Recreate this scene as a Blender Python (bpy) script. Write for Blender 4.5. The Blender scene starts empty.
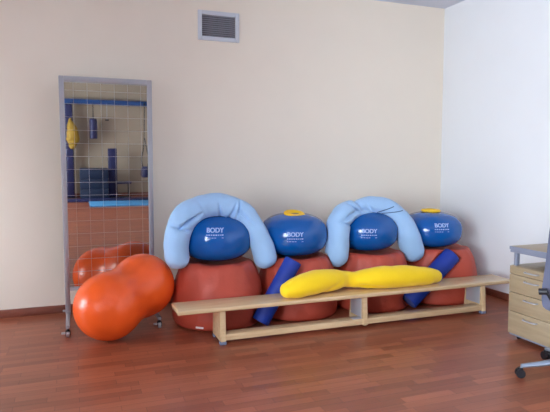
import bpy, bmesh, math, random
from mathutils import Vector, Matrix, noise

random.seed(7)
C = bpy.context.scene
COL = C.collection
PI = math.pi

# ------------------------------------------------------------------ materials
def srgb(r, g, b):
    def f(c):
        c /= 255.0
        return c / 12.92 if c <= 0.04045 else ((c + 0.055) / 1.055) ** 2.4
    return (f(r), f(g), f(b), 1.0)

def mat(name, col, rough=0.6, metal=0.0, spec=0.5, var=0.06, vscale=6.0, bump=0.0, bscale=60.0,
        coat=0.0, sheen=0.0, bdist=0.01):
    m = bpy.data.materials.new(name); m.use_nodes = True
    nt = m.node_tree; p = nt.nodes['Principled BSDF']
    tc = nt.nodes.new('ShaderNodeTexCoord')
    n = nt.nodes.new('ShaderNodeTexNoise'); n.inputs['Scale'].default_value = vscale
    n.inputs['Detail'].default_value = 4
    nt.links.new(tc.outputs['Object'], n.inputs['Vector'])
    mx = nt.nodes.new('ShaderNodeMix'); mx.data_type = 'RGBA'
    lo = tuple(c * (1 - var) for c in col[:3]) + (1,)
    hi = tuple(min(1, c * (1 + var)) for c in col[:3]) + (1,)
    mx.inputs[6].default_value = lo; mx.inputs[7].default_value = hi
    nt.links.new(n.outputs['Fac'], mx.inputs[0])
    nt.links.new(mx.outputs[2], p.inputs['Base Color'])
    p.inputs['Roughness'].default_value = rough
    p.inputs['Metallic'].default_value = metal
    p.inputs['Specular IOR Level'].default_value = spec
    p.inputs['Coat Weight'].default_value = coat
    p.inputs['Sheen Weight'].default_value = sheen
    if bump:
        b = nt.nodes.new('ShaderNodeTexNoise'); b.inputs['Scale'].default_value = bscale
        b.inputs['Detail'].default_value = 3
        nt.links.new(tc.outputs['Object'], b.inputs['Vector'])
        bp = nt.nodes.new('ShaderNodeBump'); bp.inputs['Strength'].default_value = bump
        bp.inputs['Distance'].default_value = bdist
        nt.links.new(b.outputs['Fac'], bp.inputs['Height'])
        nt.links.new(bp.outputs['Normal'], p.inputs['Normal'])
    return m

def floor_mat():
    m = bpy.data.materials.new('laminate_floor'); m.use_nodes = True
    nt = m.node_tree; p = nt.nodes['Principled BSDF']; L = nt.links.new
    tc = nt.nodes.new('ShaderNodeTexCoord')
    br = nt.nodes.new('ShaderNodeTexBrick')
    br.offset = 0.37; br.offset_frequency = 2; br.squash = 1.35; br.squash_frequency = 3
    br.inputs['Scale'].default_value = 1.0
    br.inputs['Brick Width'].default_value = 0.36
    br.inputs['Row Height'].default_value = 0.068
    br.inputs['Mortar Size'].default_value = 0.0012
    br.inputs['Mortar Smooth'].default_value = 0.3
    br.inputs['Bias'].default_value = 0.0
    br.inputs['Color1'].default_value = srgb(*FLOOR_A)
    br.inputs['Color2'].default_value = srgb(*FLOOR_B)
    br.inputs['Mortar'].default_value = srgb(92, 50, 38)
    L(tc.outputs['Object'], br.inputs['Vector'])
    mp = nt.nodes.new('ShaderNodeMapping'); mp.inputs['Scale'].default_value = (2.5, 38, 1)
    L(tc.outputs['Object'], mp.inputs['Vector'])
    n = nt.nodes.new('ShaderNodeTexNoise'); n.inputs['Scale'].default_value = 1.0; n.inputs['Detail'].default_value = 5
    L(mp.outputs['Vector'], n.inputs['Vector'])
    mx = nt.nodes.new('ShaderNodeMix'); mx.data_type = 'RGBA'; mx.blend_type = 'MULTIPLY'
    mx.inputs[0].default_value = 0.45
    cr = nt.nodes.new('ShaderNodeValToRGB')
    cr.color_ramp.elements[0].position = 0.3; cr.color_ramp.elements[0].color = (0.62, 0.55, 0.5, 1)
    cr.color_ramp.elements[1].position = 0.7; cr.color_ramp.elements[1].color = (1, 1, 1, 1)
    L(n.outputs['Fac'], cr.inputs['Fac'])
    L(br.outputs['Color'], mx.inputs[6]); L(cr.outputs['Color'], mx.inputs[7])
    L(mx.outputs[2], p.inputs['Base Color'])
    p.inputs['Roughness'].default_value = 0.33
    p.inputs['Specular IOR Level'].default_value = 0.5
    bp = nt.nodes.new('ShaderNodeBump'); bp.inputs['Strength'].default_value = 0.12; bp.inputs['Distance'].default_value = 0.002
    L(br.outputs['Fac'], bp.inputs['Height']); bp.invert = True
    L(bp.outputs['Normal'], p.inputs['Normal'])
    return m

def wood_mat(name, a, b, rough=0.35, axis=(3, 40, 40), spec=0.5):
    m = bpy.data.materials.new(name); m.use_nodes = True
    nt = m.node_tree; p = nt.nodes['Principled BSDF']; L = nt.links.new
    tc = nt.nodes.new('ShaderNodeTexCoord')
    mp = nt.nodes.new('ShaderNodeMapping'); mp.inputs['Scale'].default_value = axis
    L(tc.outputs['Object'], mp.inputs['Vector'])
    n = nt.nodes.new('ShaderNodeTexNoise'); n.inputs['Scale'].default_value = 1.0; n.inputs['Detail'].default_value = 6
    n.inputs['Distortion'].default_value = 0.6
    L(mp.outputs['Vector'], n.inputs['Vector'])
    cr = nt.nodes.new('ShaderNodeValToRGB')
    cr.color_ramp.elements[0].position = 0.3; cr.color_ramp.elements[0].color = srgb(*a)
    cr.color_ramp.elements[1].position = 0.72; cr.color_ramp.elements[1].color = srgb(*b)
    L(n.outputs['Fac'], cr.inputs['Fac']); L(cr.outputs['Color'], p.inputs['Base Color'])
    p.inputs['Roughness'].default_value = rough
    p.inputs['Specular IOR Level'].default_value = spec
    return m

def glass_mat():
    m = bpy.data.materials.new('window_glass'); m.use_nodes = True
    nt = m.node_tree; nt.nodes.clear(); L = nt.links.new
    o = nt.nodes.new('ShaderNodeOutputMaterial')
    t = nt.nodes.new('ShaderNodeBsdfTransparent'); g = nt.nodes.new('ShaderNodeBsdfGlossy')
    g.inputs['Roughness'].default_value = 0.02
    fr = nt.nodes.new('ShaderNodeFresnel'); fr.inputs['IOR'].default_value = 1.3
    x = nt.nodes.new('ShaderNodeMixShader')
    L(fr.outputs[0], x.inputs[0]); L(t.outputs[0], x.inputs[1]); L(g.outputs[0], x.inputs[2]); L(x.outputs[0], o.inputs[0])
    return m

FLOOR_A, FLOOR_B = (172, 100, 70), (142, 78, 54)
M = dict(
    floor=floor_mat(),
    wall_cream=mat('cream_wall_paint', srgb(240, 231, 215), 0.9, var=0.02, vscale=3, bump=0.05, bscale=150, spec=0.2),
    wall_white=mat('white_wall_paint', srgb(228, 230, 232), 0.9, var=0.02, vscale=3, bump=0.05, bscale=150, spec=0.2),
    ceiling=mat('ceiling_paint', srgb(210, 214, 226), 0.95, var=0.015, spec=0.1),
    base=wood_mat('reddish_skirting', (112, 60, 46), (140, 80, 62), 0.4, (3, 30, 30)),
    alu=mat('grey_powder_coat', srgb(172, 174, 180), 0.38, 0.3, var=0.03),
    mirror=mat('mirror_silver', srgb(190, 187, 182), 0.015, 1.0, var=0.0),
    grid=mat('etched_grid', srgb(168, 164, 164), 0.6, var=0.02),
    backboard=mat('mirror_backboard', srgb(120, 100, 80), 0.8),
    castgrey=mat('caster_grey', srgb(190, 192, 198), 0.35, 0.4),
    black=mat('black_plastic', srgb(28, 28, 34), 0.45),
    orange=mat('orange_rubber', srgb(254, 98, 34), 0.27, var=0.05, vscale=5, bump=0.25, bscale=95, bdist=0.004),
    bag=mat('red_brown_leatherette', srgb(182, 72, 52), 0.52, var=0.10, vscale=5, bump=0.5, bscale=13, bdist=0.014),
    tag=mat('white_tag', srgb(232, 226, 226), 0.5),
    blueball=mat('blue_vinyl', srgb(0, 86, 164), 0.13, spec=0.55, var=0.06, vscale=4, bump=0.02, bscale=40),
    logo=mat('white_print', srgb(160, 186, 232), 0.5),
    yring=mat('yellow_ring_foam', srgb(248, 200, 20), 0.5, var=0.05),
    pblue=mat('pale_blue_jersey', srgb(160, 198, 236), 0.85, var=0.05, vscale=8, bump=0.4, bscale=16, sheen=0.2, bdist=0.012),
    pseam=mat('dark_blue_seam', srgb(70, 96, 140), 0.8),
    yellow=mat('yellow_jersey', srgb(252, 212, 4), 0.8, var=0.05, vscale=7, bump=0.4, bscale=14, sheen=0.15, bdist=0.006),
    foam=mat('blue_foam', srgb(18, 52, 150), 0.6, var=0.08, vscale=20, bump=0.15, bscale=220, bdist=0.002),
    foamend=mat('blue_foam_end', srgb(70, 84, 150), 0.75, var=0.1, vscale=60),
    bench=wood_mat('pale_beech', (200, 170, 130), (217, 190, 150), 0.26, (2.5, 34, 34)),
    rubber=mat('grey_rubber', srgb(112, 122, 146), 0.6),
    vent=mat('white_vent_metal', srgb(206, 212, 220), 0.4),
    louver=mat('grey_louver', srgb(150, 154, 164), 0.5),
    dark=mat('duct_dark', srgb(70, 72, 80), 0.8),
    cab=wood_mat('birch_laminate', (152, 134, 108), (168, 149, 120), 0.42, (30, 3, 30)),
    cabgrey=mat('grey_laminate', srgb(128, 134, 152), 0.45),
    chrome=mat('satin_chrome', srgb(200, 204, 212), 0.22, 1.0, var=0.0),
    chairblue=mat('grey_blue_fabric', srgb(98, 104, 128), 0.75, bump=0.15, bscale=200),
    chairmetal=mat('chair_silver', srgb(158, 172, 190), 0.35, 0.6),
    winframe=mat('white_window_frame', srgb(235, 236, 238), 0.4),
    glass=glass_mat(),
    rail=mat('blue_rail_paint', srgb(30, 72, 130), 0.5),
    navy=mat('navy_vinyl', srgb(34, 38, 84), 0.5),
    teal=mat('dark_teal_vinyl', srgb(20, 38, 68), 0.6),
    matblue=mat('light_blue_mat', srgb(70, 140, 190), 0.6),
    ybag=mat('yellow_net_bag', srgb(158, 126, 40), 0.7),
    farwall=mat('beige_far_wall', srgb(168, 154, 136), 0.9, var=0.02, spec=0.2),
)

# ------------------------------------------------------------------ mesh helpers
def link(name, bm, m, parent=None, loc=None, smooth=True, angle=None):
    me = bpy.data.meshes.new(name)
    bmesh.ops.recalc_face_normals(bm, faces=bm.faces[:])
    bm.to_mesh(me); bm.free()
    o = bpy.data.objects.new(name, me); COL.objects.link(o)
    ms = m if isinstance(m, (list, tuple)) else [m]
    for x in ms: me.materials.append(x)
    if smooth:
        me.polygons.foreach_set('use_smooth', [True] * len(me.polygons))
        me.set_sharp_from_angle(angle=math.radians(angle if angle else 40))
    if parent: o.parent = parent
    if loc: o.location = loc
    return o

def empty(name, loc, rotz=0):
    o = bpy.data.objects.new(name, None); COL.objects.link(o)
    o.location = loc; o.rotation_euler = (0, 0, rotz); o.empty_display_size = 0.1
    return o

def tag(o, label, cat, group=None):
    o['label'] = label; o['category'] = cat
    if group: o['group'] = group
    return o

def struct(name, bm, m, parent=None, **k):
    o = link(name, bm, m, parent, **k)
    o['kind'] = 'structure'
    return o

def box(bm, x0, x1, y0, y1, z0, z1, bev=0.0, seg=2, mi=0):
    vs = [bm.verts.new((x, y, z)) for x in (x0, x1) for y in (y0, y1) for z in (z0, z1)]
    q = [(0, 1, 3, 2), (4, 6, 7, 5), (0, 4, 5, 1), (2, 3, 7, 6), (0, 2, 6, 4), (1, 5, 7, 3)]
    fs = [bm.faces.new([vs[i] for i in f]) for f in q]
    for f in fs: f.material_index = mi
    if bev:
        es = list({e for f in fs for e in f.edges})
        r = bmesh.ops.bevel(bm, geom=es, offset=bev, segments=seg, profile=0.5, affect='EDGES')
        for f in r['faces']: f.material_index = mi
    return bm

def catmull(pts, n):
    pts = [tuple(p) for p in pts]
    P = [pts[0]] + pts + [pts[-1]]
    out = []
    for i in range(1, len(P) - 2):
        for k in range(n):
            t = k / n
            out.append(tuple(0.5 * ((2 * b) + (-a + c) * t + (2 * a - 5 * b + 4 * c - d) * t * t + (-a + 3 * b - 3 * c + d) * t ** 3)
                             for a, b, c, d in zip(P[i - 1], P[i], P[i + 1], P[i + 2])))
    out.append(pts[-1])
    return out

def tube(bm, pts, rad, seg=12, caps=True, up=Vector((0, 1, 0)), squash=1.0, mi=0):
    """pts: list of xyz; rad: number or list"""
    P = [Vector(p[:3]) for p in pts]
    R = rad if isinstance(rad, (list, tuple)) else [rad] * len(P)
    rings = []
    for i, p in enumerate(P):
        t = (P[min(i + 1, len(P) - 1)] - P[max(i - 1, 0)]).normalized()
        u = up - t * up.dot(t)
        if u.length < 1e-4: u = Vector((1, 0, 0)) - t * t.x
        u.normalize(); v = t.cross(u)
        rings.append([bm.verts.new(p + (u * math.cos(2 * PI * k / seg) * squash + v * math.sin(2 * PI * k / seg)) * R[i]) for k in range(seg)])
    for a, b in zip(rings, rings[1:]):
        for k in range(seg):
            f = bm.faces.new((a[k], a[(k + 1) % seg], b[(k + 1) % seg], b[k])); f.material_index = mi
    if caps:
        bm.faces.new(rings[0][::-1]).material_index = mi; bm.faces.new(rings[-1]).material_index = mi
    return bm

def lathe(bm, prof, seg=48, loc=(0, 0, 0), mi=0):
    """prof: (r, z) from bottom to top; r==0 ends are closed to a point"""
    rings = []
    for r, z in prof:
        if r < 1e-6: rings.append([bm.verts.new((loc[0], loc[1], loc[2] + z))])
        else: rings.append([bm.verts.new((loc[0] + r * math.cos(2 * PI * k / seg), loc[1] + r * math.sin(2 * PI * k / seg), loc[2] + z)) for k in range(seg)])
    for a, b in zip(rings, rings[1:]):
        for k in range(seg):
            k2 = (k + 1) % seg
            if len(a) == 1 and len(b) == 1: continue
            if len(a) == 1: f = bm.faces.new((a[0], b[k2], b[k]))
            elif len(b) == 1: f = bm.faces.new((a[k], a[k2], b[0]))
            else: f = bm.faces.new((a[k], a[k2], b[k2], b[k]))
            f.material_index = mi
    if len(rings[0]) > 1: bm.faces.new(rings[0][::-1]).material_index = mi
    if len(rings[-1]) > 1: bm.faces.new(rings[-1]).material_index = mi
    return bm

def cyl(bm, a, b, r, seg=16, mi=0): return tube(bm, [a, b], r, seg, up=Vector((0.31, 0.95, 0.1)), mi=mi)
def fresh(): return bmesh.new()

# ------------------------------------------------------------------ the room
RX, LX, FY, H = 4.148, -2.7, -11.8, 3.22
T = 0.12
struct('floor', box(fresh(), LX - T, RX + T, FY - T, T, -0.12, 0), M['floor'])
struct('ceiling', box(fresh(), LX - T, RX + T, FY - T, T, H, H + 0.12), M['ceiling'])
VX0, VX1, VZ0, VZ1 = 1.225, 1.600, 2.655, 2.895           # duct opening in the wall
bm = fresh()
box(bm, LX - T, VX0, 0, T, 0, H); box(bm, VX1, RX + T, 0, T, 0, H)
box(bm, VX0, VX1, 0, T, 0, VZ0); box(bm, VX0, VX1, 0, T, VZ1, H)
struct('wall_back', bm, M['wall_cream'])
struct('wall_right', box(fresh(), RX, RX + T, FY, 0, 0, H), M['wall_white'])
struct('wall_front', box(fresh(), LX - T, RX + T, FY - T, FY, 0, H), M['farwall'])
WINS = [(-1.40, -0.35, 0.25, 1.4), (-7.0, -4.1, 0.5, 2.6), (-10.9, -7.8, 0.5, 2.6)]
bm = fresh()
ys = [0.0]
for y0, y1, z0, z1 in WINS:
    box(bm, LX - T, LX, y1, ys[-1], 0, H)
    box(bm, LX - T, LX, y0, y1, 0, z0); box(bm, LX - T, LX, y0, y1, z1, H)
    ys.append(y0)
box(bm, LX - T, LX, FY, ys[-1], 0, H)
struct('wall_left', bm, M['wall_white'])
for i, (y0, y1, z0, z1) in enumerate(WINS, 1):
    bm = fresh(); w = 0.06; xa, xb = LX - 0.09, LX - 0.03
    box(bm, xa, xb, y0, y0 + w, z0, z1); box(bm, xa, xb, y1 - w, y1, z0, z1)
    box(bm, xa, xb, y0, y1, z0, z0 + w); box(bm, xa, xb, y0, y1, z1 - w, z1)
    ym = y0 + (y1 - y0) * 0.3
    box(bm, xa, xb, ym - 0.05, ym + 0.05, z0, z1)
    f = struct('window_%d' % i, bm, M['winframe'], smooth=False)
    g = struct('window_pane', box(fresh(), LX - 0.065, LX - 0.058, y0 + w, y1 - w, z0 + w, z1 - w), M['glass'], f, smooth=False)
    l = bpy.data.lights.new('window_daylight', 'AREA'); l.shape = 'RECTANGLE'
    l.size = y1 - y0; l.size_y = z1 - z0; l.cycles.is_portal = True
    lo = bpy.data.objects.new('window_daylight', l); COL.objects.link(lo)
    lo.location = (LX - 0.14, (y0 + y1) / 2, (z0 + z1) / 2)
    lo.rotation_euler = Vector((-1, 0, 0)).to_track_quat('Z', 'Y').to_euler()
bh, bt = 0.075, 0.014
struct('baseboard_back', box(fresh(), LX, RX, -bt, 0, 0, bh, 0.004), M['base'])
struct('baseboard_right', box(fresh(), RX - bt, RX, FY, -bt, 0, bh, 0.004), M['base'])
struct('baseboard_front', box(fresh(), LX, RX - bt, FY, FY + bt, 0, bh + 0.03, 0.004), M['base'])

# ------------------------------------------------------------------ air vent
v = tag(empty('air_vent', (0, 0, 0)), 'white framed ventilation grille with grey slats high on the cream wall', 'vent')
bm = fresh(); a0, a1, c0, c1, b = 1.200, 1.625, 2.630, 2.920, 0.04
box(bm, a0, a0 + b, -0.022, 0, c0, c1, 0.005); box(bm, a1 - b, a1, -0.022, 0, c0, c1, 0.005)
box(bm, a0 + b, a1 - b, -0.022, 0, c1 - b, c1, 0.005); box(bm, a0 + b, a1 - b, -0.022, 0, c0, c0 + b, 0.005)
link('frame', bm, M['vent'], v)
bm = fresh()
for k in range(11):
    z = c0 + b + 0.006 + k * (c1 - c0 - 2 * b - 0.012) / 10
    n0 = len(bm.verts); box(bm, a0 + b, a1 - b, -0.008, 0.008, z - 0.0012, z + 0.0012)
    bm.verts.ensure_lookup_table()
    bmesh.ops.rotate(bm, verts=bm.verts[n0:], cent=(0, 0, z), matrix=Matrix.Rotation(math.radians(-38), 3, 'X'))
link('slats', bm, M['louver'], v, smooth=False)
link('duct_back', box(fresh(), VX0, VX1, 0.06, 0.075, VZ0, VZ1), M['dark'], v, smooth=False)

# ------------------------------------------------------------------ standing mirror
mi = tag(empty('standing_mirror', (0, 0, 0)), 'tall grey framed rolling mirror with a white line grid standing against the wall', 'mirror')
MY, TILT = -0.40, math.radians(MTILT if 'MTILT' in globals() else 1.15)
mx0, mx1, mz0, mz1, fw = -0.092, 0.682, 0.29, 2.145, 0.042
def tilt(o):   # lean the panel a little towards the room, about its mid height
    piv = Vector((0.3, MY, 1.2))
    Rm = Matrix.Translation(piv) @ Matrix.Rotation(TILT, 4, 'X') @ Matrix.Translation(-piv)
    o.data.transform(Rm); return o
bm = fresh()
box(bm, mx0, mx0 + fw, MY - 0.018, MY + 0.022, 0.075, mz1, 0.006); box(bm, mx1 - fw, mx1, MY - 0.018, MY + 0.022, 0.075, mz1, 0.006)
box(bm, mx0 + fw, mx1 - fw, MY - 0.018, MY + 0.022, mz1 - fw, mz1, 0.006); box(bm, mx0 + fw, mx1 - fw, MY - 0.018, MY + 0.022, mz0, mz0 + 0.03, 0.006)
tilt(link('frame', bm, M['alu'], mi))
gx0, gx1, gz0, gz1 = mx0 + fw, mx1 - fw, mz0 + 0.03, mz1 - fw
tilt(link('mirror_glass', box(fresh(), gx0, gx1, MY, MY + 0.004, gz0, gz1), M['mirror'], mi, smooth=False))
tilt(link('back_panel', box(fresh(), gx0, gx1, MY + 0.005, MY + 0.014, gz0, gz1), M['backboard'], mi, smooth=False))
bm = fresh(); sp = 0.1125
k = 0; x = gx0 + 0.072
while x < gx1 - 0.01:
    box(bm, x - 0.0011, x + 0.0011, MY - 0.0012, MY - 0.0002, gz0, gz1); x += sp
z = gz1 - 0.075
while z > gz0 + 0.01:
    box(bm, gx0, gx1, MY - 0.0014, MY - 0.0004, z - 0.0013, z + 0.0013); z -= sp
tilt(link('grid_lines', bm, M['grid'], mi, smooth=False))
for fx in (mx0 + fw / 2, mx1 - fw / 2):
    ft = link('foot', box(fresh(), fx - 0.016, fx + 0.016, -0.825, -0.06, 0.072, 0.098, 0.005), M['alu'], mi)
    for cy in (-0.80, -0.085):
        bm = fresh()
        cyl(bm, (fx, cy, 0.050), (fx, cy, 0.073), 0.009, mi=0)
        box(bm, fx - 0.019, fx - 0.014, cy - 0.02, cy + 0.022, 0.018, 0.055, 0.002); box(bm, fx + 0.014, fx + 0.019, cy - 0.02, cy + 0.022, 0.018, 0.055, 0.002)
        box(bm, fx - 0.019, fx + 0.019, cy - 0.02, cy + 0.022, 0.05, 0.056, 0.002)
        cyl(bm, (fx - 0.012, cy, 0.026), (fx + 0.012, cy, 0.026), 0.026, 20, mi=1)
        box(bm, fx - 0.05, fx - 0.018, cy - 0.018, cy + 0.004, 0.03, 0.046, 0.004, mi=1)
        link('caster', bm, [M['black'], M['castgrey']], ft)

# ------------------------------------------------------------------ orange peanut ball
def peanut(a, b, R, waist):
    a, b = Vector(a), Vector(b); ax = (b - a); d = ax.length / 2; ax.normalize(); mid = (a + b) / 2
    n = 64; prof = []
    for i in range(n + 1):
        th = PI * i / n
        s = -(d + R) * math.cos(th)
        f = lambda c: math.sqrt(max(0, R * R - (s - c) ** 2))
        base = max(f(-d), f(d))
        if abs(s) < d:   # smooth waist between the two lobes
            base = R + (waist - R) * 0.5 * (1 + math.cos(PI * s / d))
        prof.append((base, s))
    prof[0] = (0, -(d + R)); prof[-1] = (0, d + R)
    bm = fresh(); lathe(bm, prof, 64)
    q = Vector((0, 0, 1)).rotation_difference(ax)
    bmesh.ops.transform(bm, matrix=Matrix.Translation(mid) @ q.to_matrix().to_4x4(), verts=bm.verts[:])
    return bm
ob = link('peanut_ball', peanut((0.240, -0.985, 0.274), (0.532, -0.735, 0.366), 0.270, 0.242), M['orange'], angle=180)
tag(ob, 'big glossy orange peanut-shaped exercise ball on the floor in front of the mirror', 'exercise ball')

# ------------------------------------------------------------------ beanbags
BY, BAGY = -0.69, -0.735
ROLLS = [((1.480, -1.080, 0.046), (1.790, -1.075, 0.560), 0.077), ((2.99, -1.063, 0.082), (3.485, -1.066, 0.505), 0.088)]
def dent(bm, x0):
    """the foam rolls press into the soft beanbags they lean on"""
    for v in bm.verts:
        for a, b, r in ROLLS:
            A, B = Vector(a), Vector(b); w = v.co + Vector((x0, BAGY, 0)); t = (w - A).dot(B - A) / (B - A).length_squared
            if -0.05 < t < 1.05:
                q = A + (B - A) * t; d = w - q
                if d.length < r + 0.008:
                    k = q.y + math.sqrt(max(0, (r + 0.008) ** 2 - d.x ** 2 - d.z ** 2))
                    v.co.y = max(v.co.y, k - BAGY)
    return bm
def beanbag(seed, R):
    prof = [(0, 0), (0.24, 0.0), (0.355, 0.001), (0.392, 0.016), (0.405, 0.055), (0.410, 0.12), (0.41, 0.21), (0.405, 0.28), (0.392, 0.35),
            (0.372, 0.42), (0.352, 0.475), (0.332, 0.515), (0.308, 0.538), (0.27, 0.545), (0.22, 0.532), (0.14, 0.514), (0.07, 0.508), (0, 0.506)]
    pr = catmull([(r, z, 0) for r, z in prof], 3)
    pr = [(max(0, r), max(0, z)) for r, z, _ in pr]; pr[0] = (0, 0); pr[-1] = (0, pr[-1][1])
    for i in range(1, len(pr) - 1):
        if pr[i][0] < 0.004: pr[i] = (0.004, pr[i][1])
    bm = fresh(); lathe(bm, [(r * R / 0.41, z) for r, z in pr], 96)
    off = Vector((seed * 7.3, seed * 3.1, seed))
    for v in bm.verts:
        r = math.hypot(v.co.x, v.co.y)
        if r < 0.02: continue
        a = math.atan2(v.co.y, v.co.x)
        w = min(1, v.co.z / 0.08) * min(1, r / 0.2)
        d = noise.noise(v.co * 4 + off) * 0.016
        # gathered folds running down from the top rim and creases low down
        fold = noise.noise(Vector((a * 5.5 + seed * 3, v.co.z * 1.6, seed))) * 0.012 * max(0, min(1, (v.co.z - 0.30) / 0.2))
        low = noise.noise(Vector((a * 2.2, v.co.z * 14, seed * 5))) * 0.008 * max(0, 1 - abs(v.co.z - 0.12) / 0.12)
        v.co.xy *= 1 + (d + fold + low) * w / max(r, 0.1) * 1.0
        if v.co.z > 0.45: v.co.z += noise.noise(Vector((v.co.x * 9, v.co.y * 9, seed))) * 0.012
    return bm
BAGS = [(1.195, 0.402, 'round red-brown beanbag next to the orange ball, first from the mirror'),
        (1.968, 0.380, 'red-brown beanbag with the thin blue foam roll leaning on it'),
        (2.762, 0.390, 'red-brown beanbag third from the mirror, between the beanbags with foam rolls'),
        (3.560, 0.400, 'red-brown beanbag in the room corner with the thick blue roll on it')]
for i, (x, r, lab) in enumerate(BAGS):
    e = tag(empty('beanbag', (x, BAGY, 0)), lab, 'beanbag', 'red-brown beanbags in a row along the wall')
    link('cover', dent(beanbag(i + 1.37, r), x), M['bag'], e, angle=180)
    if i in (0, 2):
        ang = {0: math.radians(-127), 2: math.radians(-137)}[i]
        zz = {0: 0.040, 2: 0.14}[i]; rr = {0: 0.393, 2: 0.402}[i]
        bm = fresh(); box(bm, 0, 0.012, -0.035, 0.035, -0.008, 0.008, 0.003)
        t = link('white_tag', bm, M['tag'], e, (rr * math.cos(ang), rr * math.sin(ang), zz)); t.rotation_euler = (0, 0, ang)

# ------------------------------------------------------------------ blue balls with a white print
def ballr(z, R, Hh):
    p = 2.35 if z > 0 else 2.7
    return R * max(0.0, 1 - abs(z / Hh) ** p) ** (1 / p)
def textmesh(body, size, bold):
    cu = bpy.data.curves.new('print', 'FONT'); cu.body = body; cu.size = size; cu.align_x = 'CENTER'; cu.offset = bold
    o = bpy.data.objects.new('print', cu); COL.objects.link(o)
    dg = bpy.context.evaluated_depsgraph_get()
    me = bpy.data.meshes.new_from_object(o.evaluated_get(dg))
    bpy.data.objects.remove(o)
    bm = fresh(); bm.from_mesh(me); bpy.data.meshes.remove(me)
    return bm
def logo(R, Hh, phi, z0):
    bm = textmesh('BODY', 0.053, 0.0012)
    for du in (-0.0014, 0.0014):          # heavier strokes
        b2 = textmesh('BODY', 0.053, 0.0012)
        for v in b2.verts: v.co.x += du
        me = bpy.data.meshes.new('stroke'); b2.to_mesh(me); b2.free(); bm.from_mesh(me); bpy.data.meshes.remove(me)
    # illegible small print under the word, as two rows of short dashes
    rnd = random.Random(3)
    for row, zz in ((0, -0.026), (1, -0.048)):
        u = -0.074
        while u < 0.07:
            w = rnd.uniform(0.008, 0.02)
            if row == 0 or rnd.random() < 0.6:
                h = 0.009 if row == 0 else 0.005
                vs = [bm.verts.new((u, zz, 0)), bm.verts.new((min(u + w, 0.076), zz, 0)), bm.verts.new((min(u + w, 0.076), zz + h, 0)), bm.verts.new((u, zz + h, 0))]
                bm.faces.new(vs)
            u += w + 0.006
    bmesh.ops.triangulate(bm, faces=bm.faces[:])
    bmesh.ops.subdivide_edges(bm, edges=[e for e in bm.edges if e.calc_length() > 0.006], cuts=3, use_grid_fill=True)
    bmesh.ops.triangulate(bm, faces=bm.faces[:])
    for v in bm.verts:
        z = z0 + v.co.y; r = ballr(z, R, Hh) + 0.0022
        a = phi + v.co.x / r
        v.co = (r * math.cos(a), r * math.sin(a), z)
    return bm
BALLS = [(1.195, 0.322, 0.202, 0.742, -106, 0.082, 'shiny blue ball under the pale blue pillow nearest the mirror'),
         (1.945, 0.325, 0.202, 0.740, -109, 0.016, 'shiny blue ball topped by a yellow ring, between the two pale blue pillows'),
         (2.738, 0.306, 0.196, 0.738, -115, 0.012, 'shiny blue ball under the pale blue pillow farther from the mirror'),
         (3.505, 0.320, 0.185, 0.722, -106, 0.052, 'shiny blue ball topped by a yellow ring in the room corner')]
for i, (x, R, Hh, z, ph, lz, lab) in enumerate(BALLS):
    e = tag(empty('exercise_ball', (x, BY, z)), lab, 'exercise ball', 'blue exercise balls on the beanbags')
    pr = []
    for k in range(41):
        th = -PI / 2 + PI * k / 40
        zz = Hh * math.copysign(abs(math.sin(th)) ** (0.9), math.sin(th)); pr.append((ballr(zz, R, Hh), zz))
    pr[0] = (0, -Hh); pr[-1] = (0, Hh)
    link('ball_body', lathe(fresh(), pr, 72), M['blueball'], e, angle=180)
    link('printed_logo', logo(R, Hh, math.radians(ph), lz), M['logo'], e, angle=180)
RINGS = [(1.930, 0.930, -0.06, 14, 'yellow ring lying on the blue ball between the pale blue pillows'), (3.495, 0.908, -0.01, 2, 'yellow ring lying on the blue ball in the room corner')]
for x, z, dy, tl, lab in RINGS:
    pr = [(0.06, 0.0)] + [(0.088 + 0.042 * math.cos(t), 0.014 + 0.017 * math.sin(t)) for t in [(-0.5 + 1.25 * k / 14) * PI for k in range(15)]] + [(0.048, 0.012), (0, 0.010)]
    o = link('yellow_ring', lathe(fresh(), pr, 40), M['yring'], loc=(x, BY + dy, z - 0.006), angle=60)
    o.scale = (0.77, 0.77, 0.9)
    o.rotation_euler = (math.radians(tl), 0, 0)
    tag(o, lab, 'ring', 'yellow rings on the blue balls')

# ------------------------------------------------------------------ long stuffed pillows
def sausage(ctrl, n=18, seg=80, squash=1.0, seed=0.0, amp=0.010, creases=()):
    """ctrl: (x, y, z, r) along the pillow; ends are rounded off"""
    pts = catmull(ctrl, n)
    P = [Vector(p[:3]) for p in pts]; R = [p[3] for p in pts]
    def cap(p, d, r):
        out = []
        for k in range(1, 8):
            a = PI / 2 * k / 8
            out.append((p + d * r * 0.9 * math.sin(a), r * math.cos(a)))
        out.append((p + d * r * 0.9, r * 0.06))
        return out
    s = cap(P[0], (P[0] - P[1]).normalized(), R[0])[::-1]
    e = cap(P[-1], (P[-1] - P[-2]).normalized(), R[-1])
    P = [a for a, _ in s] + P + [a for a, _ in e]; R = [r for _, r in s] + R + [r for _, r in e]
    bm = fresh(); tube(bm, P, R, seg, squash=squash)
    off = Vector((seed, seed * 2.1, seed * 0.7))
    bm.normal_update()
    mv = []
    for v in bm.verts:
        d = noise.noise(v.co * 5 + off) * amp * 1.3 + noise.noise(v.co * 13 + off) * amp * 0.5
        for (c, ax, wd, dep, ln) in creases:      # a crease is a short valley: centre, valley normal, width, depth, reach
            r = v.co - Vector(c)
            if r.length < ln:
                t = r.dot(Vector(ax).normalized())
                d -= dep * math.exp(-(t / wd) ** 2) * (1 - (r.length / ln) ** 2)
        mv.append((v, v.normal * d))
    for v, d in mv: v.co += d
    return bm

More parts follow.
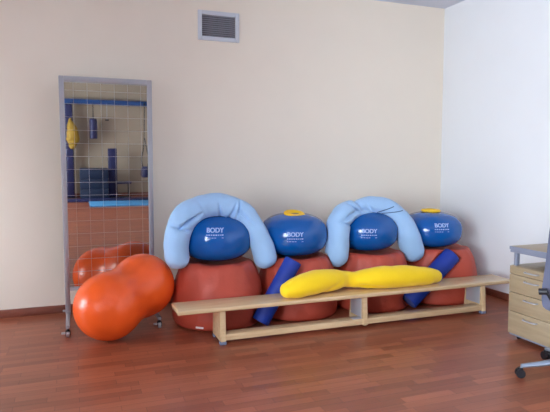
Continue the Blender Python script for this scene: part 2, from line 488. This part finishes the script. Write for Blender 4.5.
def clear(bm, balls, bags):
    """press the soft pillow against the balls and beanbags it lies on"""
    for v in bm.verts:
        for i in balls:
            x, Rr, Hh, z = BALLS[i][:4]; d = v.co - Vector((x, BY, z))
            q = ((math.hypot(d.x, d.y) / Rr) ** 2.35 + (abs(d.z) / Hh) ** 2.35) ** (1 / 2.35)
            if q < 1.012: v.co = Vector((x, BY, z)) + d * (1.012 / max(q, 0.3))
        for i in bags:
            x, rb = BAGS[i][:2]; d = v.co - Vector((x, BAGY, 0)); h = math.hypot(d.x, d.y)
            if d.z < 0.56:
                lim = rb * (0.99 - 0.24 * max(0, (d.z - 0.25) / 0.29) ** 1.6) + 0.012
                if h < lim:
                    k = lim / max(h, 0.05); v.co.x = x + d.x * k; v.co.y = BAGY + d.y * k
    return bm
p1 = [(0.804, -0.86, 0.605, 0.103), (0.800, -0.86, 0.700, 0.108), (0.813, -0.855, 0.800, 0.111), (0.866, -0.83, 0.920, 0.110), (0.972, -0.79, 0.995, 0.111),
      (1.110, -0.75, 1.034, 0.108), (1.265, -0.75, 1.028, 0.106), (1.400, -0.78, 0.965, 0.104), (1.494, -0.82, 0.850, 0.103), (1.556, -0.86, 0.710, 0.104),
      (1.600, -0.88, 0.560, 0.105)]
cr1 = [((0.93, -0.92, 0.93), (-0.55, 0.2, 1), 0.011, 0.045, 0.14), ((0.84, -0.955, 0.86), (0.35, 0, 1), 0.010, 0.032, 0.12), ((1.36, -0.87, 1.0), (1, 0, -0.25), 0.009, 0.034, 0.11), ((1.03, -0.87, 1.03), (1, 0, 0.6), 0.014, 0.014, 0.10), ((0.91, -0.93, 0.905), (-0.45, 0, 1), 0.016, 0.040, 0.15), ((0.80, -0.97, 0.89), (0.2, 0, 1), 0.014, 0.014, 0.11),
       ((1.30, -0.84, 0.97), (1, 0, -0.5), 0.014, 0.032, 0.12), ((1.42, -0.87, 0.93), (0.7, 0, 0.7), 0.014, 0.03, 0.12), ((1.20, -0.84, 0.98), (1, 0, 0.2), 0.012, 0.02, 0.10)]
o = link('body_pillow', clear(sausage(p1, seed=2.0, amp=0.010, creases=cr1), (0, 1), (0, 1)), M['pblue'], angle=180)
tag(o, 'pale blue curved body pillow draped over the blue ball nearest the mirror', 'pillow', 'pale blue pillows draped over the blue balls')

p3 = [(2.318, -0.86, 0.520, 0.108), (2.322, -0.86, 0.630, 0.110), (2.332, -0.86, 0.740, 0.110), (2.370, -0.83, 0.870, 0.112), (2.465, -0.79, 0.942, 0.104),
      (2.605, -0.76, 0.968, 0.088), (2.765, -0.75, 0.985, 0.097), (2.900, -0.77, 0.958, 0.107), (3.025, -0.82, 0.855, 0.114), (3.105, -0.86, 0.690, 0.116),
      (3.165, -0.88, 0.525, 0.112)]
cr3 = [((2.40, -0.93, 0.84), (0.3, 0, 1), 0.010, 0.032, 0.12), ((2.52, -0.87, 0.98), (0.7, 0, 1), 0.011, 0.034, 0.12), ((2.70, -0.85, 0.97), (0.9, 0, 0.6), 0.012, 0.018, 0.10), ((2.45, -0.90, 0.915), (-0.4, 0, 1), 0.02, 0.036, 0.15), ((2.58, -0.83, 1.02), (1, 0, 0.8), 0.024, 0.03, 0.14), ((2.62, -0.84, 0.95), (0.2, 0, 1), 0.02, 0.012, 0.12)]
e = tag(empty('body_pillow', (0, 0, 0)), 'pale blue curved body pillow with dark seam lines, over the ball farther from the mirror', 'pillow',
        'pale blue pillows draped over the blue balls')
bm3 = clear(sausage(p3, seed=5.0, amp=0.010, creases=cr3), (2, 1, 3), (1, 2, 3))
from mathutils.bvhtree import BVHTree
tree = BVHTree.FromBMesh(bm3)
bms = fresh()
for a, b in (((2.655, 0.885), (2.93, 0.985)), ((2.80, 0.915), (3.02, 0.945))):
    pts = []
    for k in range(17):
        t = k / 16; x = a[0] + (b[0] - a[0]) * t; z = a[1] + (b[1] - a[1]) * t
        hit = tree.ray_cast(Vector((x, -1.6, z)), Vector((0, 1, 0)))
        if hit[0]: pts.append(hit[0] + hit[1] * 0.0012)
    if len(pts) > 2: tube(bms, pts, 0.0045, 8)
link('cover', bm3, M['pblue'], e, angle=180)
link('dark_seam', bms, M['pseam'], e)

py = [(1.615, -1.365, 0.370, 0.062), (1.70, -1.360, 0.388, 0.083), (1.82, -1.340, 0.404, 0.096), (1.96, -1.305, 0.412, 0.098), (2.09, -1.265, 0.408, 0.088), (2.20, -1.245, 0.398, 0.072),
      (2.31, -1.255, 0.384, 0.072), (2.42, -1.285, 0.390, 0.088), (2.56, -1.310, 0.397, 0.097), (2.76, -1.315, 0.395, 0.096), (2.93, -1.310, 0.386, 0.090), (3.04, -1.305, 0.376, 0.078), (3.11, -1.30, 0.364, 0.062)]
cry = [((2.40, -1.40, 0.335), (0.15, 0, 1), 0.014, 0.022, 0.14), ((2.02, -1.40, 0.36), (-0.5, 0, 1), 0.02, 0.012, 0.14), ((2.22, -1.39, 0.42), (0.9, 0, 0.3), 0.03, 0.010, 0.12)]
o = link('body_pillow', sausage(py, seed=9.0, amp=0.008, squash=1.15, creases=cry), M['yellow'], angle=180)
tag(o, 'long bright yellow stuffed pillow lying on the wooden bench', 'pillow')

# ------------------------------------------------------------------ foam rolls
def roll(name, a, b, r, lab, hollow):
    a, b = Vector(a), Vector(b); d = (b - a).normalized(); L = (b - a).length
    bm = fresh(); bv = 0.006
    prof = [(0, 0), (r - bv, 0), (r - bv * 0.3, bv * 0.3), (r, bv), (r, L * 0.5), (r, L - bv), (r - bv * 0.3, L - bv * 0.3), (r - bv, L), (0, L)]
    lathe(bm, prof, 40)
    for f in bm.faces:
        c = f.calc_center_median()
        if (c.z < 1e-4 or c.z > L - 1e-4): f.material_index = 1
    q = Vector((0, 0, 1)).rotation_difference(d)
    bmesh.ops.transform(bm, matrix=Matrix.Translation(a) @ q.to_matrix().to_4x4(), verts=bm.verts[:])
    o = link(name, bm, [M['foam'], M['foamend']], angle=40)
    tag(o, lab, 'foam roll', 'blue foam rolls leaning on the beanbags')
roll('foam_roll', *ROLLS[0], 'thin dark blue foam roll leaning behind the bench near the yellow pillow tip', 0)
roll('foam_roll', *ROLLS[1], 'thick dark blue foam roll leaning on the beanbag in the room corner', 0)

# ------------------------------------------------------------------ gym bench
be = tag(empty('gym_bench', (0, 0, 0)), 'long low pale wooden gymnastics bench in front of the beanbags', 'bench')
bx0, bx1, by0, by1, bz = 0.705, 3.90, -1.445, -1.160, 0.302
link('bench_top', box(fresh(), bx0, bx1, by0, by1, bz - 0.034, bz, 0.009, 3), M['bench'], be)
def bench_leg(x):
    bm = fresh(); t = 0.046
    # trapezoid board across the bench, a little wider at the floor
    zt, zb = bz - 0.034, 0.022
    vs = []
    for xx in (x - t / 2, x + t / 2):
        for y, z in ((by0 + 0.012, zb), (by1 - 0.012, zb), (by1 - 0.03, zt), (by0 + 0.03, zt)):
            vs.append(bm.verts.new((xx, y, z)))
    fs = [(0, 1, 2, 3), (4, 7, 6, 5), (0, 4, 5, 1), (1, 5, 6, 2), (2, 6, 7, 3), (3, 7, 4, 0)]
    for f in fs: bm.faces.new([vs[i] for i in f])
    bmesh.ops.bevel(bm, geom=bm.edges[:], offset=0.006, segments=2, affect='EDGES')
    lg = link('leg', bm, M['bench'], be)
    return lg
for k, x in enumerate((1.058, 2.312, 3.575)):
    lg = bench_leg(x)
    if k != 1:
        for y in (by0 + 0.035, by1 - 0.035):
            link('rubber_foot', box(fresh(), x - 0.026, x + 0.026, y - 0.022, y + 0.022, 0.0, 0.024, 0.005), M['rubber'], lg)
    else:
        link('glare_bracket', box(fresh(), x - 0.027, x - 0.0225, by0 + 0.05, by1 - 0.05, 0.085, bz - 0.04, 0.002), M['castgrey'], lg)  # pale plate standing in for the whitish glare on the leg's left face
        link('glare_bracket', box(fresh(), x - 0.11, x - 0.0225, by0 + 0.035, by1 - 0.185, 0.0802, 0.084, 0.0015), M['castgrey'], lg)
lg2 = [o for o in be.children if o.name.startswith('leg')][-1]
link('glare_bracket', box(fresh(), 3.575 - 0.027, 3.575 - 0.0225, by0 + 0.05, by1 - 0.05, 0.09, bz - 0.04, 0.002), M['castgrey'], lg2)  # end leg: its left-face glare is likewise put in as a pale plate
link('balance_beam', box(fresh(), 1.045, 3.59, by0 + 0.022, by0 + 0.125, 0.030, 0.080, 0.006), M['bench'], be)

# ------------------------------------------------------------------ drawer cabinet
cb = tag(empty('drawer_cabinet', (0, 0, 0)), 'birch drawer cabinet on casters with grey raised top against the white wall', 'cabinet')
cx0, cx1, cy0, cy1 = 3.262, 3.86, -2.50, -2.05
link('carcass', box(fresh(), cx0 + 0.018, cx1, cy0, cy1, 0.045, 0.595, 0.002), M['cab'], cb)
link('plinth', box(fresh(), cx0 + 0.016, cx1, cy0, cy1, 0.030, 0.046, 0.001), M['cabgrey'], cb)
link('cabinet_top', box(fresh(), cx0 - 0.004, cx1 + 0.004, cy0 - 0.004, cy1 + 0.004, 0.724, 0.748, 0.002), M['cab'], cb)
bm = fresh()
box(bm, cx0, cx0 + 0.02, cy0, cy1, 0.700, 0.7235, 0.001); box(bm, cx1 - 0.02, cx1, cy0, cy1, 0.700, 0.7235, 0.001)
box(bm, cx0 + 0.02, cx1 - 0.02, cy0, cy0 + 0.02, 0.700, 0.7235, 0.001); box(bm, cx0 + 0.02, cx1 - 0.02, cy1 - 0.02, cy1, 0.700, 0.7235, 0.001)
box(bm, cx0 - 0.006, cx0 - 0.004, cy0 - 0.004, cy1 + 0.004, 0.724, 0.748)
link('top_rail', bm, M['cabgrey'], cb)
for px in (cx0 + 0.02, cx1 - 0.055):
    for pyy in (cy0 + 0.01, cy1 - 0.06):
        link('post', box(fresh(), px, px + 0.03, pyy + 0.01, pyy + 0.04, 0.595, 0.702, 0.002), M['cabgrey'], cb)
for k, (z0, z1) in enumerate(((0.528, 0.592), (0.383, 0.524), (0.230, 0.379), (0.048, 0.226))):
    d = link('drawer', box(fresh(), cx0, cx0 + 0.018, cy0 + 0.001, cy1 - 0.001, z0, z1, 0.0015), M['cab'], cb)
    hz = z0 + 0.036 if k == 0 else z1 - 0.035; hc = (cy0 + cy1) / 2
    bm = fresh()
    pts = catmull([(cx0 + 0.002, hc - 0.064, hz), (cx0 - 0.02, hc - 0.058, hz), (cx0 - 0.026, hc - 0.04, hz), (cx0 - 0.027, hc, hz), (cx0 - 0.026, hc + 0.04, hz), (cx0 - 0.02, hc + 0.058, hz), (cx0 + 0.002, hc + 0.064, hz)], 4)
    tube(bm, pts, 0.0055, 10, up=Vector((0, 0, 1)))
    link('handle', bm, M['castgrey'], d)
for px in (cx0 + 0.06, cx1 - 0.06):
    for pyy in (cy0 + 0.06, cy1 - 0.06):
        bm = fresh(); cyl(bm, (px - 0.012, pyy, 0.014), (px + 0.012, pyy, 0.014), 0.014, 20); cyl(bm, (px, pyy, 0.02), (px, pyy, 0.031), 0.012)
        link('caster', bm, M['black'], cb)

# ------------------------------------------------------------------ office chair
ch = tag(empty('office_chair', (3.071, -2.922, 0), math.radians(-60)), 'grey-blue swivel office chair with silver star base beside the drawer cabinet', 'chair')
bm = fresh(); lathe(bm, [(0.0, 0.06), (0.05, 0.06), (0.055, 0.075), (0.05, 0.16), (0.03, 0.17), (0.03, 0.26), (0.024, 0.265), (0.024, 0.40), (0, 0.40)], 24)
link('gas_column', bm, M['black'], ch)
a0 = math.radians(150 + 60)
for k in range(5):
    a = a0 + k * 2 * PI / 5
    bm = fresh(); d = Vector((math.cos(a), math.sin(a), 0))
    pts = [d * 0.03 + Vector((0, 0, 0.142)), d * 0.14 + Vector((0, 0, 0.126)), d * 0.27 + Vector((0, 0, 0.098)), d * 0.395 + Vector((0, 0, 0.076))]
    tube(bm, pts, [0.034, 0.029, 0.024, 0.018], 12, up=Vector((0, 0, 1)), squash=0.7)
    cyl(bm, d * 0.392 + Vector((0, 0, 0.05)), d * 0.392 + Vector((0, 0, 0.078)), 0.008)
    lg = link('leg', bm, M['chairmetal'], ch)
    bm = fresh(); s = Vector((-d.y, d.x, 0)); c = d * 0.400 + Vector((0, 0, 0.029))
    cyl(bm, c - s * 0.024, c - s * 0.006, 0.029, 20); cyl(bm, c + s * 0.006, c + s * 0.024, 0.029, 20)
    cyl(bm, c - s * 0.007, c + s * 0.007, 0.016, 16)
    tube(bm, [c + s * 0 + Vector((0, 0, 0.012)), c + Vector((0, 0, 0.036))], 0.018, 14, up=Vector((1, 0, 0)))
    link('caster', bm, M['black'], lg)
bm = fresh(); box(bm, -0.225, 0.235, -0.10, 0.34, 0.435, 0.505, 0.03, 4)
for v in bm.verts:
    if v.co.z > 0.48: v.co.z -= 0.012 * (1 - (v.co.x / 0.24) ** 2)
link('seat', bm, M['chairblue'], ch)
link('mechanism', box(fresh(), -0.08, 0.08, -0.10, 0.14, 0.395, 0.436, 0.008), M['black'], ch)
# curved backrest shell with rounded corners
bm = fresh(); nx, nz = 16, 22; grid = {}
for s in (0, 1):
    for i in range(nx + 1):
        for j in range(nz + 1):
            u = -1 + 2 * i / nx; t = j / nz; w = -1 + 2 * t
            n = 9.0; m_ = max(abs(u), abs(w)); kk = (abs(u) ** n + abs(w) ** n) ** (1 / n); sc = m_ / kk if kk > 0 else 1
            uu, ww = u * sc, w * sc
            wd = 0.244 - 0.035 * max(0, (ww + 0.5) / 1.5)
            x = uu * wd; z = 0.765 + ww * 0.295
            y = -0.145 - 0.05 * (1 - uu * uu) - 0.03 * ((ww - 0.1) ** 2) - (0.0 if s else 0.035) * (1 - max(abs(uu), abs(ww)) ** 6)
            grid[s, i, j] = bm.verts.new((x, y, z))
for s in (0, 1):
    for i in range(nx):
        for j in range(nz):
            q = [grid[s, i, j], grid[s, i + 1, j], grid[s, i + 1, j + 1], grid[s, i, j + 1]]
            bm.faces.new(q if s == 0 else q[::-1])
bmesh.ops.remove_doubles(bm, verts=bm.verts[:], dist=0.0005)
link('backrest', bm, M['chairblue'], ch, angle=60)
bm = fresh(); tube(bm, catmull([(0, 0.0, 0.41), (0, -0.10, 0.41), (0, -0.14, 0.43), (0, -0.16, 0.50), (0, -0.165, 0.62)], 5), 0.02, 12, up=Vector((1, 0, 0)), squash=2.0)
link('back_support', bm, M['black'], ch)
bm = fresh(); cyl(bm, (-0.238, -0.262, 0.600), (-0.19, -0.255, 0.605), 0.02, 16); tube(bm, [(-0.195, -0.255, 0.605), (-0.14, -0.24, 0.50), (-0.05, -0.15, 0.43)], 0.010, 10)
link('tilt_knob', bm, M['black'], ch)

# ------------------------------------------------------------------ far end of the gym (seen only in the mirror)
o = link('wall_rail', box(fresh(), LX, RX, FY, FY + 0.16, 2.62, 2.755, 0.01), M['rail']); tag(o, 'long blue rail across the wall, seen high in the mirror', 'rail')
pl = tag(empty('rope_post', (-0.06, FY + 0.22, 0)), 'navy blue padded post seen at the mirror edge', 'post')
bm = fresh(); box(bm, -0.10, 0.10, -0.08, 0.08, 0.02, 2.60, 0.03, 3); link('padding', bm, M['navy'], pl)
link('post_foot', box(fresh(), -0.16, 0.16, -0.14, 0.14, 0, 0.02, 0.004), M['black'], pl)
bm = sausage([(0.0, FY + 0.42, 1.46, 0.10), (0.03, FY + 0.42, 1.62, 0.17), (0.02, FY + 0.42, 1.85, 0.15), (-0.02, FY + 0.42, 2.05, 0.08), (-0.02, FY + 0.40, 2.20, 0.03)], 6, 20, squash=0.6, seed=4, amp=0.02)
o = link('hanging_bag', bm, M['ybag'], angle=180); tag(o, 'yellow bag hanging on the navy post in the mirror', 'bag')
pb = tag(empty('punching_bag', (0.575, FY + 0.3, 0)), 'small navy punching bag hanging from the rail in the mirror', 'punching bag')
bm = fresh(); lathe(bm, [(0, 1.66), (0.09, 1.66), (0.105, 1.69), (0.105, 2.16), (0.085, 2.22), (0, 2.23)], 24); link('bag', bm, M['navy'], pb)
bm = fresh(); cyl(bm, (0, 0, 2.22), (0, 0, 2.62), 0.012, 8); cyl(bm, (0, 0, 2.62), (0, -0.14, 2.62), 0.012, 8); link('strap', bm, M['black'], pb)
cdp = tag(empty('pull_cord', (0.945, FY + 0.3, 0)), 'thin cord with a small handle hanging from the rail in the mirror', 'cord')
bm = fresh(); cyl(bm, (0, 0, 2.2), (0, 0, 2.63), 0.007, 8); cyl(bm, (0, 0, 2.63), (0, -0.14, 2.63), 0.007, 8); link('cord', bm, M['castgrey'], cdp)
bm = fresh(); cyl(bm, (-0.05, 0, 2.19), (0.05, 0, 2.19), 0.02, 12); link('handle', bm, M['black'], cdp)
bx = tag(empty('vaulting_box', (0.55, FY + 0.62, 0)), 'dark teal padded box by the far wall in the mirror', 'box')
for k in range(3):
    link('section', box(fresh(), -0.37, 0.36, -0.3, 0.3, 0.02 + 0.28 * k, 0.29 + 0.28 * k, 0.012), M['teal'], bx)
link('box_base', box(fresh(), -0.34, 0.33, -0.27, 0.27, 0, 0.022), M['black'], bx)
st = tag(empty('step_machine', (1.06, FY + 0.45, 0)), 'tall navy exercise frame with a footplate beside the teal box in the mirror', 'exercise machine')
link('column', box(fresh(), -0.12, 0.12, -0.06, 0.06, 0.03, 1.40, 0.02), M['navy'], st)
link('footplate', box(fresh(), 0.10, 0.50, -0.14, 0.14, 0.40, 0.46, 0.01), M['navy'], st)
link('floor_base', box(fresh(), -0.125, 0.48, -0.16, 0.16, 0, 0.032, 0.008), M['black'], st)
link('strut', cyl(fresh(), (0.42, 0, 0.03), (0.42, 0, 0.41), 0.02), M['black'], st)
hb = tag(empty('hanging_weight', (1.98, FY + 0.3, 0)), 'dark bag with a loop strap hanging near the mirror frame', 'bag')
bm = fresh(); lathe(bm, [(0, 0.56), (0.10, 0.57), (0.13, 0.64), (0.12, 0.80), (0.07, 0.88), (0, 0.89)], 24); link('bag', bm, M['navy'], hb)
bm = fresh(); tube(bm, catmull([(-0.06, 0, 0.86), (-0.10, 0, 1.1), (-0.03, 0, 1.5), (0, 0, 2.63), (0.0, -0.14, 2.64)], 6), 0.013, 8); tube(bm, catmull([(0.06, 0, 0.86), (0.10, 0, 1.1), (0.03, 0, 1.5), (0.0, 0, 1.7)], 6), 0.013, 8)
link('strap', bm, M['black'], hb)
o = link('exercise_mat', box(fresh(), 0.37, 2.3, -10.30, -9.20, 0, 0.03, 0.01), M['matblue']); tag(o, 'light blue exercise mat on the floor, seen in the mirror', 'mat')
o = link('exercise_mat', box(fresh(), -0.2, 2.4, -10.85, -10.36, 0, 0.05, 0.01), M['navy']); tag(o, 'navy exercise mat near the far wall, seen in the mirror', 'mat')

# ------------------------------------------------------------------ daylight
w = bpy.data.worlds.new('sky'); C.world = w; w.use_nodes = True
nt = w.node_tree; bg = nt.nodes['Background']
bg.inputs['Color'].default_value = (0.80, 0.90, 1.0, 1); bg.inputs['Strength'].default_value = 24.0

# ------------------------------------------------------------------ camera
cam = bpy.data.cameras.new('camera'); co = bpy.data.objects.new('camera', cam); COL.objects.link(co)
cam.sensor_width = 36; cam.lens = 540 / 550 * 36
co.location = (0, -5.3982, 1.4)
co.rotation_euler = (PI / 2 - math.atan(42 / 540), 0, -math.radians(20.5))
C.camera = co
C.view_settings.view_transform = 'Standard'; C.view_settings.look = 'None'
C.view_settings.exposure = 0.22; C.view_settings.gamma = 1.0; C.view_settings.use_curve_mapping = False
C.cycles.max_bounces = 10; C.cycles.diffuse_bounces = 6
